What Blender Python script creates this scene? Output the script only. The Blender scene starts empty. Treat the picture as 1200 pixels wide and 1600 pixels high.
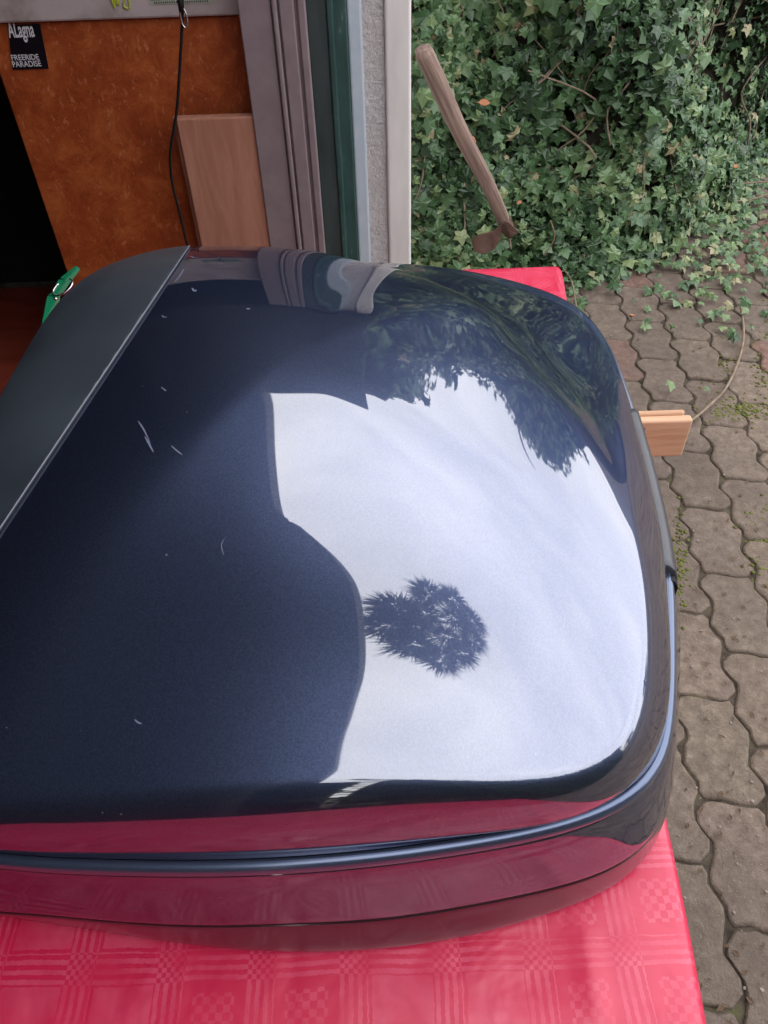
import bpy, bmesh, math, random
import numpy as np
from mathutils import Vector, Matrix
R_ = math.radians
S = bpy.context.scene
COL = S.collection
random.seed(7); rng = np.random.default_rng(7)

# ------------------------------------------------------------------ camera
CF, CH, TZ = 1209.0, 1.27, 0.74          # focal length in px of the 1200x1600 photo, camera height, table height
_u = np.array([-.0331, .9926, 1.0]); _u /= np.linalg.norm(_u)
_f = np.array([0, 0, -1.]) - _u*np.dot([0, 0, -1.], _u); _f /= np.linalg.norm(_f)
_x = np.cross(_f, _u)
CR = np.array([_x, _f, _u]); CC = np.array([0, 0, CH])
def P(px, py, z):                          # point at height z seen at a photo pixel (survey helper)
    d = CR @ np.array([(px-600)/CF, (800-py)/CF, -1.]); return CC + d*(z-CH)/d[2]
def PY(px, py, Y):
    d = CR @ np.array([(px-600)/CF, (800-py)/CF, -1.]); return CC + d*Y/d[1]
cd = bpy.data.cameras.new('camera'); cam = bpy.data.objects.new('camera', cd); COL.objects.link(cam)
cam.matrix_world = Matrix([list(CR[i]) + [CC[i]] for i in range(3)] + [[0, 0, 0, 1]])
cd.sensor_fit = 'VERTICAL'; cd.sensor_height = 24; cd.sensor_width = 18; cd.lens = 24*CF/1600
cd.clip_start = .02; cd.clip_end = 500
S.camera = cam

# ------------------------------------------------------------------ world, sun, exposure
SUN_EL, SUN_AZ = R_(58), R_(290)          # hazy sun behind the cloud, beyond the garage roof
W = bpy.data.worlds.new('World'); S.world = W; W.use_nodes = True
nt = W.node_tree; nt.nodes.clear()
def N(nt, typ, **kw):
    n = nt.nodes.new(typ)
    for k, v in kw.items():
        if hasattr(n, k): setattr(n, k, v)
        else: n.inputs[k.replace('_', ' ')].default_value = v
    return n
sky = N(nt, 'ShaderNodeTexSky', sky_type='NISHITA'); sky.sun_disc = False
sky.sun_elevation = SUN_EL; sky.sun_rotation = SUN_AZ; sky.air_density = 1.0; sky.dust_density = 3.0
tc = N(nt, 'ShaderNodeTexCoord')
mp = N(nt, 'ShaderNodeMapping'); mp.inputs['Scale'].default_value = (1, 1, 2.2)
nz = N(nt, 'ShaderNodeTexNoise'); nz.inputs['Scale'].default_value = 2.3; nz.inputs['Detail'].default_value = 7; nz.inputs['Roughness'].default_value = .55; nz.inputs['Distortion'].default_value = .35
cr = N(nt, 'ShaderNodeValToRGB')
cr.color_ramp.elements[0].position = .34; cr.color_ramp.elements[0].color = (9.2, 9.2, 9.7, 1)
cr.color_ramp.elements[1].position = .66; cr.color_ramp.elements[1].color = (12.4, 12.2, 12.2, 1)
mx = N(nt, 'ShaderNodeMix', data_type='RGBA'); mx.inputs[0].default_value = .86
bg = N(nt, 'ShaderNodeBackground'); bg.inputs['Strength'].default_value = .12
wo = N(nt, 'ShaderNodeOutputWorld')
L = nt.links.new
L(tc.outputs['Generated'], mp.inputs['Vector']); L(mp.outputs[0], nz.inputs['Vector']); L(nz.outputs['Fac'], cr.inputs[0])
L(sky.outputs[0], mx.inputs[6]); L(cr.outputs[0], mx.inputs[7]); L(mx.outputs[2], bg.inputs[0]); L(bg.outputs[0], wo.inputs[0])
sd = bpy.data.lights.new('sun', 'SUN'); sd.energy = .6; sd.angle = R_(30); sd.color = (1, .96, .9)
sun = bpy.data.objects.new('sun', sd); COL.objects.link(sun)
_sd = Vector((math.sin(SUN_AZ)*math.cos(SUN_EL), math.cos(SUN_AZ)*math.cos(SUN_EL), math.sin(SUN_EL)))
sun.rotation_euler = _sd.to_track_quat('Z', 'Y').to_euler()
S.view_settings.view_transform = 'Standard'; S.view_settings.look = 'None'
S.view_settings.exposure = 1.40; S.view_settings.gamma = 1
S.render.engine = 'CYCLES'; S.cycles.max_bounces = 8

# ------------------------------------------------------------------ helpers
def tag(o, label=None, cat=None, group=None, kind=None):
    if label: o['label'] = label
    if cat: o['category'] = cat
    if group: o['group'] = group
    if kind: o['kind'] = kind
    return o
def empty(name, loc, label, cat, group=None):
    o = bpy.data.objects.new(name, None); COL.objects.link(o); o.location = loc; o.empty_display_size = .05
    return tag(o, label, cat, group)
def link(name, me, mat=None, parent=None, smooth=False):
    o = bpy.data.objects.new(name, me); COL.objects.link(o)
    if mat: me.materials.append(mat)
    if smooth: me.polygons.foreach_set('use_smooth', [True]*len(me.polygons))
    if parent:
        o.parent = parent; o.matrix_parent_inverse = Matrix.Translation(-Vector(parent.location)) if parent.type == 'EMPTY' else Matrix()
    return o
def mesh(name, v, f, mat=None, parent=None, smooth=False):
    me = bpy.data.meshes.new(name); me.from_pydata([tuple(map(float, p)) for p in v], [], f); me.update()
    return link(name, me, mat, parent, smooth)
def bmobj(name, bm, mat=None, parent=None, smooth=False):
    me = bpy.data.meshes.new(name); bm.normal_update(); bm.to_mesh(me); bm.free()
    return link(name, me, mat, parent, smooth)
def bm_box(bm, a, b, bev=0.0, seg=2, M=None):
    a = Vector(a); b = Vector(b)
    r = bmesh.ops.create_cube(bm, size=1.0)
    vs = r['verts']
    for v in vs: v.co = Vector(((a[i]+b[i])/2 + v.co[i]*(b[i]-a[i]) for i in range(3)))
    if bev:
        es = list({e for v in vs for e in v.link_edges})
        q = bmesh.ops.bevel(bm, geom=es, offset=bev, segments=seg, affect='EDGES', profile=.5)
        vs = list({v for fc in q['faces'] for v in fc.verts} | {v for v in vs if v.is_valid})
    if M is not None:
        for v in vs: v.co = M @ v.co
    return vs
def bm_tube(bm, pts, rad, n=10, cap=True):
    pts = [Vector(p) for p in pts]; rings = []
    up = Vector((.3, .2, 1)).normalized()
    for i, p in enumerate(pts):
        t = (pts[min(i+1, len(pts)-1)] - pts[max(i-1, 0)]).normalized()
        a = t.cross(up)
        if a.length < 1e-3: a = t.cross(Vector((1, 0, 0)))
        a.normalize(); b = t.cross(a)
        r = rad[i] if hasattr(rad, '__len__') else rad
        rings.append([bm.verts.new(p + (a*math.cos(2*math.pi*k/n) + b*math.sin(2*math.pi*k/n))*r) for k in range(n)])
    for i in range(len(rings)-1):
        for k in range(n): bm.faces.new((rings[i][k], rings[i][(k+1) % n], rings[i+1][(k+1) % n], rings[i+1][k]))
    if cap: bm.faces.new(rings[0][::-1]); bm.faces.new(rings[-1])
def curve(pts, n=8):                       # Catmull-Rom through points
    pts = [Vector(p) for p in pts]; out = []
    for i in range(len(pts)-1):
        p0 = pts[max(i-1, 0)]; p1 = pts[i]; p2 = pts[i+1]; p3 = pts[min(i+2, len(pts)-1)]
        for k in range(n):
            t = k/n
            out.append(.5*((2*p1) + (p2-p0)*t + (2*p0-5*p1+4*p2-p3)*t*t + (3*p1-p0-3*p2+p3)*t**3))
    out.append(pts[-1]); return out
def tri_fix(bm): bmesh.ops.recalc_face_normals(bm, faces=bm.faces)

# ------------------------------------------------------------------ materials
def M_(name, base=(.5, .5, .5), rough=.5, metal=0, spec=.5, coat=0, coat_rough=.03, coat_ior=1.5):
    m = bpy.data.materials.new(name); m.use_nodes = True
    b = m.node_tree.nodes['Principled BSDF']
    b.inputs['Base Color'].default_value = (*base, 1); b.inputs['Roughness'].default_value = rough
    b.inputs['Metallic'].default_value = metal; b.inputs['Specular IOR Level'].default_value = spec
    b.inputs['Coat Weight'].default_value = coat; b.inputs['Coat Roughness'].default_value = coat_rough; b.inputs['Coat IOR'].default_value = coat_ior
    return m, m.node_tree, b
def ramp(nt, src, stops):
    r = N(nt, 'ShaderNodeValToRGB'); e = r.color_ramp.elements
    while len(e) < len(stops): e.new(.5)
    for i, (p, c) in enumerate(stops): e[i].position = p; e[i].color = (*c, 1) if len(c) == 3 else c
    nt.links.new(src, r.inputs[0]); return r.outputs[0]
def noise(nt, scale, detail=5, rough=.55, vec=None, dist=0, coord='Object', sc=(1, 1, 1)):
    t = N(nt, 'ShaderNodeTexCoord'); m = N(nt, 'ShaderNodeMapping'); m.inputs['Scale'].default_value = sc
    n = N(nt, 'ShaderNodeTexNoise'); n.inputs['Scale'].default_value = scale; n.inputs['Detail'].default_value = detail
    n.inputs['Roughness'].default_value = rough; n.inputs['Distortion'].default_value = dist
    nt.links.new(vec or t.outputs[coord], m.inputs[0]); nt.links.new(m.outputs[0], n.inputs['Vector']); return n.outputs['Fac']
def mixc(nt, fac, a, b, blend='MIX'):
    m = N(nt, 'ShaderNodeMix', data_type='RGBA', blend_type=blend)
    for i, s in ((0, fac), (6, a), (7, b)):
        if hasattr(s, 'links'): nt.links.new(s, m.inputs[i])
        else: m.inputs[i].default_value = s if i == 0 else ((*s, 1) if len(s) == 3 else s)
    return m.outputs[2]
def mth(nt, op, a, b=None, c=None):
    m = N(nt, 'ShaderNodeMath', operation=op)
    for i, s in enumerate((a, b, c)):
        if s is None: continue
        if hasattr(s, 'links'): nt.links.new(s, m.inputs[i])
        else: m.inputs[i].default_value = s
    return m.outputs[0]
def bump(nt, b, h, strength=.3, dist=.01, inp='Normal'):
    k = N(nt, 'ShaderNodeBump'); k.inputs['Strength'].default_value = strength; k.inputs['Distance'].default_value = dist
    nt.links.new(h, k.inputs['Height']); nt.links.new(k.outputs[0], b.inputs[inp]); return k

def simple(name, c1, c2, scale, rough=.6, bstr=.2, bdist=.003, metal=0, spec=.4, sc=(1, 1, 1), detail=6):
    m, t, b = M_(name, c1, rough, metal, spec)
    n = noise(t, scale, detail, sc=sc); L2 = t.links.new
    L2(ramp(t, n, [(.3, c1), (.7, c2)]), b.inputs['Base Color'])
    if bstr: bump(t, b, n, bstr, bdist)
    return m

# navy metallic lacquer with flakes, dust specks and light scratches
mPaint, t, b = M_('navy_metallic_paint', (.03, .045, .11), .33, .9, .5, 1.0, .02, 2.45)
b.inputs['Specular Tint'].default_value = (.22, .27, .5, 1)
vo = N(t, 'ShaderNodeTexVoronoi'); vo.inputs['Scale'].default_value = 1600
tc = N(t, 'ShaderNodeTexCoord'); t.links.new(tc.outputs['Object'], vo.inputs['Vector'])
fl = ramp(t, vo.outputs['Color'], [(.25, (.060, .078, .145)), (.8, (.084, .108, .195))])
vs = N(t, 'ShaderNodeTexVoronoi'); vs.inputs['Scale'].default_value = 85; t.links.new(tc.outputs['Object'], vs.inputs['Vector'])
sc_ = N(t, 'ShaderNodeSeparateColor'); t.links.new(vs.outputs['Color'], sc_.inputs[0])
spk = mth(t, 'MULTIPLY', mth(t, 'LESS_THAN', vs.outputs['Distance'], mth(t, 'MULTIPLY', sc_.outputs[1], .055)), mth(t, 'GREATER_THAN', sc_.outputs[0], .72))
big = noise(t, 4, 3); bigm = ramp(t, big, [(.45, (0, 0, 0)), (.7, (1, 1, 1))])
dust = mth(t, 'MULTIPLY', spk, .6)
t.links.new(mixc(t, dust, fl, (.35, .35, .38)), b.inputs['Base Color'])
t.links.new(mth(t, 'ADD', mth(t, 'MULTIPLY_ADD', bigm, .020, .016), mth(t, 'MULTIPLY', spk, .5)), b.inputs['Coat Roughness'])
nn = noise(t, 2400, 1, .5); bump(t, b, nn, .03, .0002)
mBead, t, b = M_('satin_blue_trim', (.10, .13, .21), .28, .7, .5, .5, .12, 1.6)
mScratch, _, _ = M_('scratched_paint', (.13, .14, .21), .55, 0, .3)
mBlackGloss, t, b = M_('black_gloss_plastic', (.008, .008, .012), .16, 0, .75)
mShell, t, b = M_('satin_black_plastic', (.010, .009, .012), .3, 0, .7, .8, .10, 2.2)
bump(t, b, noise(t, 900, 2), .06, .0004)
mHinge = simple('dark_grey_plastic', (.030, .030, .038), (.045, .045, .055), 60, .36, .08, .0008, spec=.55)
mMatte, t, b = M_('matte_dark_plastic', (.02, .026, .034), .45, 0, .5)
n1 = noise(t, 9, 4); t.links.new(ramp(t, n1, [(.3, (.022, .028, .037)), (.7, (.042, .052, .066))]), b.inputs['Base Color'])
t.links.new(mth(t, 'MULTIPLY_ADD', n1, .2, .34), b.inputs['Roughness']); bump(t, b, noise(t, 1500, 2), .12, .0004)
mEdge, _, _ = M_('grey_glint_and_mark', (.17, .17, .20), .4, 0, .5)  # panel-edge highlight put into the colour; also the batten's grey mark
mRubber, _, _ = M_('black_rubber', (.006, .006, .007), .6, 0, .3)

# damask tablecloth: bundles of stripes, a checker at their crossings, blocks of small checks
mCloth, t, b = M_('red_damask_oilcloth', (.55, .01, .05), .42, 0, .75)
tc = N(t, 'ShaderNodeTexCoord'); sx = N(t, 'ShaderNodeSeparateXYZ')
wn = N(t, 'ShaderNodeTexNoise'); wn.inputs['Scale'].default_value = 14; wn.inputs['Detail'].default_value = 2
vm = N(t, 'ShaderNodeVectorMath', operation='MULTIPLY_ADD'); vm.inputs[1].default_value = (.006, .006, 0)
t.links.new(tc.outputs['Object'], wn.inputs['Vector']); t.links.new(wn.outputs['Color'], vm.inputs[0]); t.links.new(tc.outputs['Object'], vm.inputs[2])
wf = N(t, 'ShaderNodeTexNoise'); wf.inputs['Scale'].default_value = 420; wf.inputs['Detail'].default_value = 1; t.links.new(tc.outputs['Object'], wf.inputs['Vector'])
vf = N(t, 'ShaderNodeVectorMath', operation='MULTIPLY_ADD'); vf.inputs[1].default_value = (.0016, .0016, 0); t.links.new(wf.outputs['Color'], vf.inputs[0]); t.links.new(vm.outputs[0], vf.inputs[2])
t.links.new(vf.outputs[0], sx.inputs[0])
PER = .056
def uvw(o):
    return mth(t, 'FRACT', mth(t, 'MULTIPLY', mth(t, 'ADD', o, 10.0), 1/PER))
U, V = uvw(sx.outputs[0]), uvw(sx.outputs[1])
def band(x, a, b_): return mth(t, 'MULTIPLY', mth(t, 'GREATER_THAN', x, a), mth(t, 'LESS_THAN', x, b_))
def stripes(x): return mth(t, 'GREATER_THAN', mth(t, 'SINE', mth(t, 'MULTIPLY', x, 2*math.pi/.095)), 0.0)
bu, bv = band(U, .0, .30), band(V, .0, .30)
su, sv = mth(t, 'MULTIPLY', stripes(U), bu), mth(t, 'MULTIPLY', stripes(V), bv)
cross = mth(t, 'ABSOLUTE', mth(t, 'SUBTRACT', stripes(U), stripes(V)))
both = mth(t, 'MULTIPLY', bu, bv)
either = mth(t, 'MAXIMUM', su, sv)
lines = mth(t, 'ADD', mth(t, 'MULTIPLY', both, cross), mth(t, 'MULTIPLY', mth(t, 'SUBTRACT', 1.0, both), either))
ck = N(t, 'ShaderNodeTexChecker'); ck.inputs['Scale'].default_value = 1/PER/2.0
cm = N(t, 'ShaderNodeMapping'); cm.inputs['Location'].default_value = (10, 10, 0); t.links.new(vm.outputs[0], cm.inputs[0]); t.links.new(cm.outputs[0], ck.inputs['Vector'])
inner = mth(t, 'MULTIPLY', band(U, .42, .88), band(V, .42, .88))
small = mth(t, 'ABSOLUTE', mth(t, 'SUBTRACT', mth(t, 'GREATER_THAN', mth(t, 'SINE', mth(t, 'MULTIPLY', U, 2*math.pi/.153)), 0.0), mth(t, 'GREATER_THAN', mth(t, 'SINE', mth(t, 'MULTIPLY', V, 2*math.pi/.153)), 0.0)))
blocks = mth(t, 'MULTIPLY', inner, mth(t, 'MULTIPLY_ADD', small, .7, 0.0))
diag = mth(t, 'MULTIPLY', mth(t, 'MULTIPLY', band(U, .34, .98), band(V, .34, .98)), mth(t, 'MULTIPLY', ck.outputs['Fac'], .75))
pat0 = mth(t, 'MAXIMUM', mth(t, 'MULTIPLY', lines, .9), mth(t, 'MAXIMUM', mth(t, 'MULTIPLY', blocks, mth(t, 'SUBTRACT', 1.0, ck.outputs['Fac'])), diag))
patn = noise(t, 45, 3); pat = mth(t, 'MULTIPLY', pat0, ramp(t, patn, [(.32, (.15, .15, .15)), (.68, (.9, .9, .9))]))
t.links.new(mixc(t, pat, (.60, .012, .062), (.69, .085, .155)), b.inputs['Base Color'])
t.links.new(mth(t, 'ADD', mth(t, 'MULTIPLY_ADD', pat, -.08, .22), mth(t, 'MULTIPLY', noise(t, 11, 4, .6), .32)), b.inputs['Roughness'])
b.inputs['Sheen Weight'].default_value = .0; b.inputs['Coat Weight'].default_value = .0; b.inputs['Coat Roughness'].default_value = .36; b.inputs['Coat IOR'].default_value = 1.9
wv = noise(t, 900, 2); k1 = bump(t, b, mth(t, 'ADD', mth(t, 'MULTIPLY', pat, .5), mth(t, 'MULTIPLY', wv, .5)), .10, .0006)
k2 = N(t, 'ShaderNodeBump'); k2.inputs['Strength'].default_value = .5; k2.inputs['Distance'].default_value = .006; t.links.new(noise(t, 13, 3, .55, dist=.8), k2.inputs['Height']); t.links.new(k2.outputs[0], k1.inputs['Normal'])

mTableWood = simple('raw_pine', (.30, .17, .09), (.50, .30, .17), 8, .6, .15, .002, sc=(1, 8, 8))
# spruce batten: grain along X
mBatten, t, b = M_('planed_spruce', (.55, .36, .22), .55, 0, .35)
g = noise(t, 9, 6, .6, sc=(1, 14, 14), dist=.4)
t.links.new(ramp(t, g, [(.25, (.46, .24, .13)), (.5, (.60, .36, .22)), (.75, (.70, .47, .31))]), b.inputs['Base Color']); bump(t, b, g, .15, .001)

# orange-brown stained chipboard
mBoard, t, b = M_('orange_stained_chipboard', (.2, .05, .015), .5, 0, .4)
n1 = noise(t, 13, 9, .80, dist=.5); c1 = ramp(t, n1, [(.22, (.13, .018, .006)), (.5, (.30, .060, .015)), (.62, (.40, .10, .026)), (.8, (.52, .16, .045))])
n2 = noise(t, 75, 5, .75, dist=.4, sc=(1, 1, .6)); c2 = ramp(t, n2, [(.57, (0, 0, 0)), (.66, (1, 1, 1))])
t.links.new(mixc(t, mth(t, 'MULTIPLY', c2, .55), c1, (.55, .20, .085)), b.inputs['Base Color'])
t.links.new(mth(t, 'MULTIPLY_ADD', n2, .3, .3), b.inputs['Roughness']); bump(t, b, n2, .25, .003)
mPly, t, b = M_('pink_beech_plywood', (.4, .22, .16), .6, 0, .35)
n1 = noise(t, 5, 6, .6, sc=(9, 9, 1.2), dist=.5); t.links.new(ramp(t, n1, [(.3, (.30, .125, .080)), (.7, (.44, .215, .150))]), b.inputs['Base Color'])
mPanel, t, b = M_('mauve_grey_paint', (.3, .25, .27), .5, 0, .4)
n1 = noise(t, 30, 5); t.links.new(ramp(t, n1, [(.3, (.20, .155, .168)), (.7, (.245, .195, .208))]), b.inputs['Base Color'])
bump(t, b, noise(t, 200, 3), .12, .001)
mGreen, t, b = M_('chipped_dark_green_paint', (.02, .06, .05), .45, 0, .45)
n1 = noise(t, 40, 6, .7, sc=(1, 1, .25)); t.links.new(ramp(t, n1, [(.3, (.018, .052, .045)), (.62, (.035, .085, .078)), (.70, (.22, .25, .22))]), b.inputs['Base Color']); bump(t, b, n1, .3, .002)
mGreenDk = simple('dark_green_rubbed_paint', (.018, .030, .030), (.045, .062, .060), 30, .5, .2, .002, sc=(1, 1, .2))
mPlaster, t, b = M_('rough_cast_plaster', (.5, .5, .5), .85, 0, .2)
n1 = noise(t, 90, 6, .7); n2 = noise(t, 5, 4)
t.links.new(mixc(t, ramp(t, n2, [(.35, (0, 0, 0)), (.7, (1, 1, 1))]), ramp(t, n1, [(.3, (.46, .45, .46)), (.7, (.70, .69, .70))]), (.58, .55, .54)), b.inputs['Base Color']); bump(t, b, n1, .9, .008)
mSmooth = simple('smooth_white_render', (.66, .64, .62), (.80, .78, .75), 25, .7, .25, .003, sc=(1, 1, .2))
mBlueW = simple('pale_blue_grey_paint', (.42, .50, .58), (.50, .56, .62), 30, .6, .1, .002)
mDarkWall = simple('gloom_dark_wall', (.006, .005, .005), (.014, .011, .010), 3, .9, .2, .01)  # gloom of the garage is put into this near-black colour
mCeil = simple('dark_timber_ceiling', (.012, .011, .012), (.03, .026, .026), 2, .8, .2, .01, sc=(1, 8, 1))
mFloorIn, t, b = M_('red_oxide_floor', (.12, .02, .012), .5, 0, .4)
n1 = noise(t, 4, 6, .6, dist=.5, sc=(1, 3, 1)); t.links.new(ramp(t, n1, [(.3, (.16, .022, .012)), (.7, (.30, .055, .03))]), b.inputs['Base Color']); bump(t, b, n1, .2, .004)
mWhiteBox, t, b = M_('grubby_white_lacquer', (.5, .47, .46), .4, 0, .45)
n1 = noise(t, 11, 5, .6); t.links.new(ramp(t, n1, [(.25, (.22, .18, .16)), (.5, (.42, .36, .36)), (.8, (.48, .42, .43))]), b.inputs['Base Color'])
mSticker, _, _ = M_('black_sticker', (.004, .004, .008), .4, 0, .4)
mInk, _, _ = M_('white_ink', (.62, .62, .66), .5, 0, .3)
mInkDk, _, _ = M_('dark_ink', (.05, .055, .05), .6, 0, .3)
mInkYel, _, _ = M_('yellow_green_ink', (.36, .40, .04), .6, 0, .3)
mPaper, _, _ = M_('pale_green_label_paper', (.36, .40, .32), .6, 0, .3)
mSteel, _, _ = M_('steel', (.6, .6, .6), .25, 1)
mClip, _, _ = M_('green_plastic', (.008, .17, .075), .3, 0, .5)
mTool = simple('weathered_ash_handle', (.13, .085, .068), (.36, .25, .205), 26, .8, .8, .005, sc=(4, 4, .22))
mRust = simple('rusty_steel', (.07, .032, .022), (.17, .10, .08), 20, .8, .4, .003)
mDryLeaf = simple('dry_orange_leaf', (.30, .10, .045), (.46, .20, .10), 40, .7, .2, .001)
mStem = simple('dry_stem', (.17, .12, .08), (.30, .23, .17), 50, .8, .2, .001)
mBark = simple('grey_brown_bark', (.05, .04, .03), (.12, .10, .08), 12, .9, .6, .02, sc=(3, 3, .6))
mSoil = simple('dark_leafy_soil', (.012, .010, .006), (.035, .028, .018), 18, .95, .6, .02)
mBin = simple('black_crumpled_plastic', (.01, .01, .011), (.02, .02, .022), 8, .35, .5, .02)

# interlocking pavers
mPave, t, b = M_('worn_concrete_pavers', (.2, .17, .15), .85, 0, .25)
at = N(t, 'ShaderNodeVertexColor', layer_name='tone')
n1 = noise(t, 2.2, 4, .6); n2 = noise(t, 38, 6, .75); n3 = noise(t, 260, 2)
base = ramp(t, n2, [(.25, (.095, .070, .056)), (.5, (.180, .140, .113)), (.62, (.235, .186, .152)), (.8, (.34, .275, .230))])
base = mixc(t, 1.0, base, at.outputs['Color'], 'MULTIPLY')
base = mixc(t, ramp(t, n1, [(.40, (0, 0, 0)), (.70, (.75, .75, .75))]), base, (.112, .088, .074))
sp = ramp(t, n3, [(.66, (0, 0, 0)), (.72, (1, 1, 1))])
base = mixc(t, mth(t, 'MULTIPLY', sp, .4), base, (.36, .33, .30))
t.links.new(base, b.inputs['Base Color'])
n4 = noise(t, 110, 4, .8); bump(t, b, mth(t, 'ADD', n2, mth(t, 'ADD', mth(t, 'MULTIPLY', n4, .6), mth(t, 'MULTIPLY', n3, .35))), .8, .005)
mJoint, t, b = M_('mossy_sand_joint', (.05, .045, .03), .95, 0, .2)
n1 = noise(t, 25, 5); t.links.new(ramp(t, n1, [(.35, (.035, .028, .021)), (.52, (.085, .068, .052)), (.66, (.10, .09, .05)), (.75, (.09, .095, .03))]), b.inputs['Base Color']); bump(t, b, noise(t, 150, 4), .6, .006)
mMoss = simple('yellow_green_moss', (.06, .075, .012), (.16, .17, .03), 60, .9, .6, .004)

def leafmat(name, stops, rough=.42):
    m, t, b = M_(name, (.05, .1, .05), rough, 0, .45)
    a = N(t, 'ShaderNodeVertexColor', layer_name='tone')
    s = N(t, 'ShaderNodeSeparateColor'); t.links.new(a.outputs['Color'], s.inputs[0])
    t.links.new(ramp(t, s.outputs[0], stops), b.inputs['Base Color'])
    b.inputs['Subsurface Weight'].default_value = 0
    return m
mIvy = leafmat('ivy_leaf', [(0, (.012, .032, .012)), (.3, (.042, .092, .036)), (.6, (.090, .165, .068)), (.85, (.175, .25, .105)), (1, (.29, .25, .14))], .38)
mTreeLeaf = leafmat('tree_leaf', [(0, (.015, .03, .012)), (.6, (.04, .07, .025)), (1, (.08, .11, .04))], .6)
mPine = leafmat('pine_needle', [(0, (.010, .025, .012)), (1, (.03, .055, .03))], .6)

def add_tone(me, vals):                    # per-corner value used as a colour variation of each leaf or paver
    ca = me.color_attributes.new('tone', 'FLOAT_COLOR', 'CORNER')
    arr = np.ones((len(me.loops), 4), np.float32); arr[:, :3] = vals
    ca.data.foreach_set('color', arr.ravel())

# ------------------------------------------------------------------ ground
YAW = R_(-5.0)                             # paving runs slightly to the right
def rot(x, y): return (x*math.cos(YAW)-y*math.sin(YAW), x*math.sin(YAW)+y*math.cos(YAW))
g = mesh('ground', [(-60, -60, -.006), (60, -60, -.006), (60, 60, -.006), (-60, 60, -.006)], [(0, 1, 2, 3)], mJoint); tag(g, kind='structure')
def build_paving():
    w, l, A = .114, .200, .0095
    V_, F_, T_ = [], [], []
    r = random.Random(3)
    def zz(y):                             # zigzag flank
        p = (y/(l/2)+.31) % 1.0; q = p/.6 if p < .6 else (1-p)/.4
        return A*(2*(q*q*(3-2*q)*.5+q*.5)-1)
    def cz(x): return .0045*math.sin(2*math.pi*x/w*1.0)
    x0, x1, y0, y1 = .02, 3.6, -2.4, 5.2
    i0 = int(x0/w)-1
    for i in range(-3, int(x1/w)):
        off = (l/2 if i % 2 else 0)
        for j in range(int(y0/l)-1, int(y1/l)+1):
            cx, cy = i*w, j*l+off
            wx, wy = rot(cx+w/2, cy+l/2)
            if wx < .10: continue
            g_ = .0014+r.random()*.0010
            out = []
            def side(pts): out.extend(pts)
            nY, nX = 12, 8
            side([(cx+g_+zz(cy+k*l/nY), cy+(k*l/nY)) for k in range(1, nY)])
            side([(cx+k*w/nX, cy+l-g_+cz(k*w/nX)) for k in range(1, nX)])
            side([(cx+w-g_+zz(cy+k*l/nY), cy+(k*l/nY)) for k in range(nY-1, 0, -1)])
            side([(cx+k*w/nX, cy+g_+cz(k*w/nX)) for k in range(nX-1, 0, -1)])
            out = out[::-1]
            n = len(out); b0 = len(V_)
            mxp = sum(p[0] for p in out)/n; myp = sum(p[1] for p in out)/n
            tz = r.gauss(0, .0014); tx = r.gauss(0, .010); ty = r.gauss(0, .010)
            jit = [(r.gauss(0, .0009), r.gauss(0, .0009)) for _ in out]; wear = .004+.005*r.random()
            for ring, (ins, z) in enumerate(((0, -.02), (0, -.0050), (.0018, -.0016), (wear, .0))):
                for q, p in enumerate(out):
                    dx, dy = p[0]-mxp, p[1]-myp; d = math.hypot(dx, dy)
                    px_, py_ = p[0]-dx/d*ins+jit[q][0], p[1]-dy/d*ins+jit[q][1]
                    X, Y = rot(px_, py_)
                    V_.append((X, Y, z+tz+(tx*dx+ty*dy)))
            for ring in range(3):
                for q in range(n):
                    a = b0+ring*n+q; c = b0+ring*n+(q+1) % n
                    F_.append((a, c, c+n, a+n))
            F_.append(tuple(b0+3*n+q for q in range(n)))
            v = .88+r.random()*.22; red = wy > 1.7 and r.random() < .22
            tone = (v*(1.10 if red else 1.0), v*(.86 if red else .97+r.random()*.04), v*(.84 if red else .93+r.random()*.06))
            T_ += [tone]*(n*12+n)
    o = mesh('paving', V_, F_, mPave)
    add_tone(o.data, np.array(T_, np.float32))
    me = o.data
    sm = [len(p.vertices) == 4 for p in me.polygons]; me.polygons.foreach_set('use_smooth', sm)
    tag(o, kind='structure')
build_paving()
fl_ = mesh('garage_floor', [(-4.2, -1.0, .004), (.12, -1.0, .004), (.10, 2.36, .004), (-4.2, 2.36, .004)], [(0, 1, 2, 3)], mFloorIn); tag(fl_, kind='structure')

# ------------------------------------------------------------------ garage
Yb = 1.75                                  # distance of the jamb and of the boards that lean beside it
gar = empty('garage', (-.1, 1.9, 0), 'open garage with rough white plaster jamb and chipped dark green door frame', 'garage')
def xz(px, py, Y): q = PY(px, py, Y); return q[0], q[2]
jx0 = xz(567, 300, Yb)[0]; jx1 = xz(605, 300, Yb)[0]; jx2 = xz(642, 300, Yb)[0]
bm = bmesh.new(); bm_box(bm, (jx0+.004, Yb, 0), (jx1, Yb+.62, 1.418)); bmobj('door_jamb', bm, mPlaster, gar)
bm = bmesh.new(); bm_box(bm, (jx1+.0005, Yb-.008, 0), (jx2, Yb+.615, 1.418), .006, 3); bmobj('corner_render', bm, mSmooth, gar)
xb0 = xz(556, 300, Yb)[0]
bm = bmesh.new(); bm_box(bm, (jx0-.016, Yb-.004, 0), (jx0+.012, Yb+.05, 1.418), .004); bmobj('jamb_edge', bm, mBlueW, gar)
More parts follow.
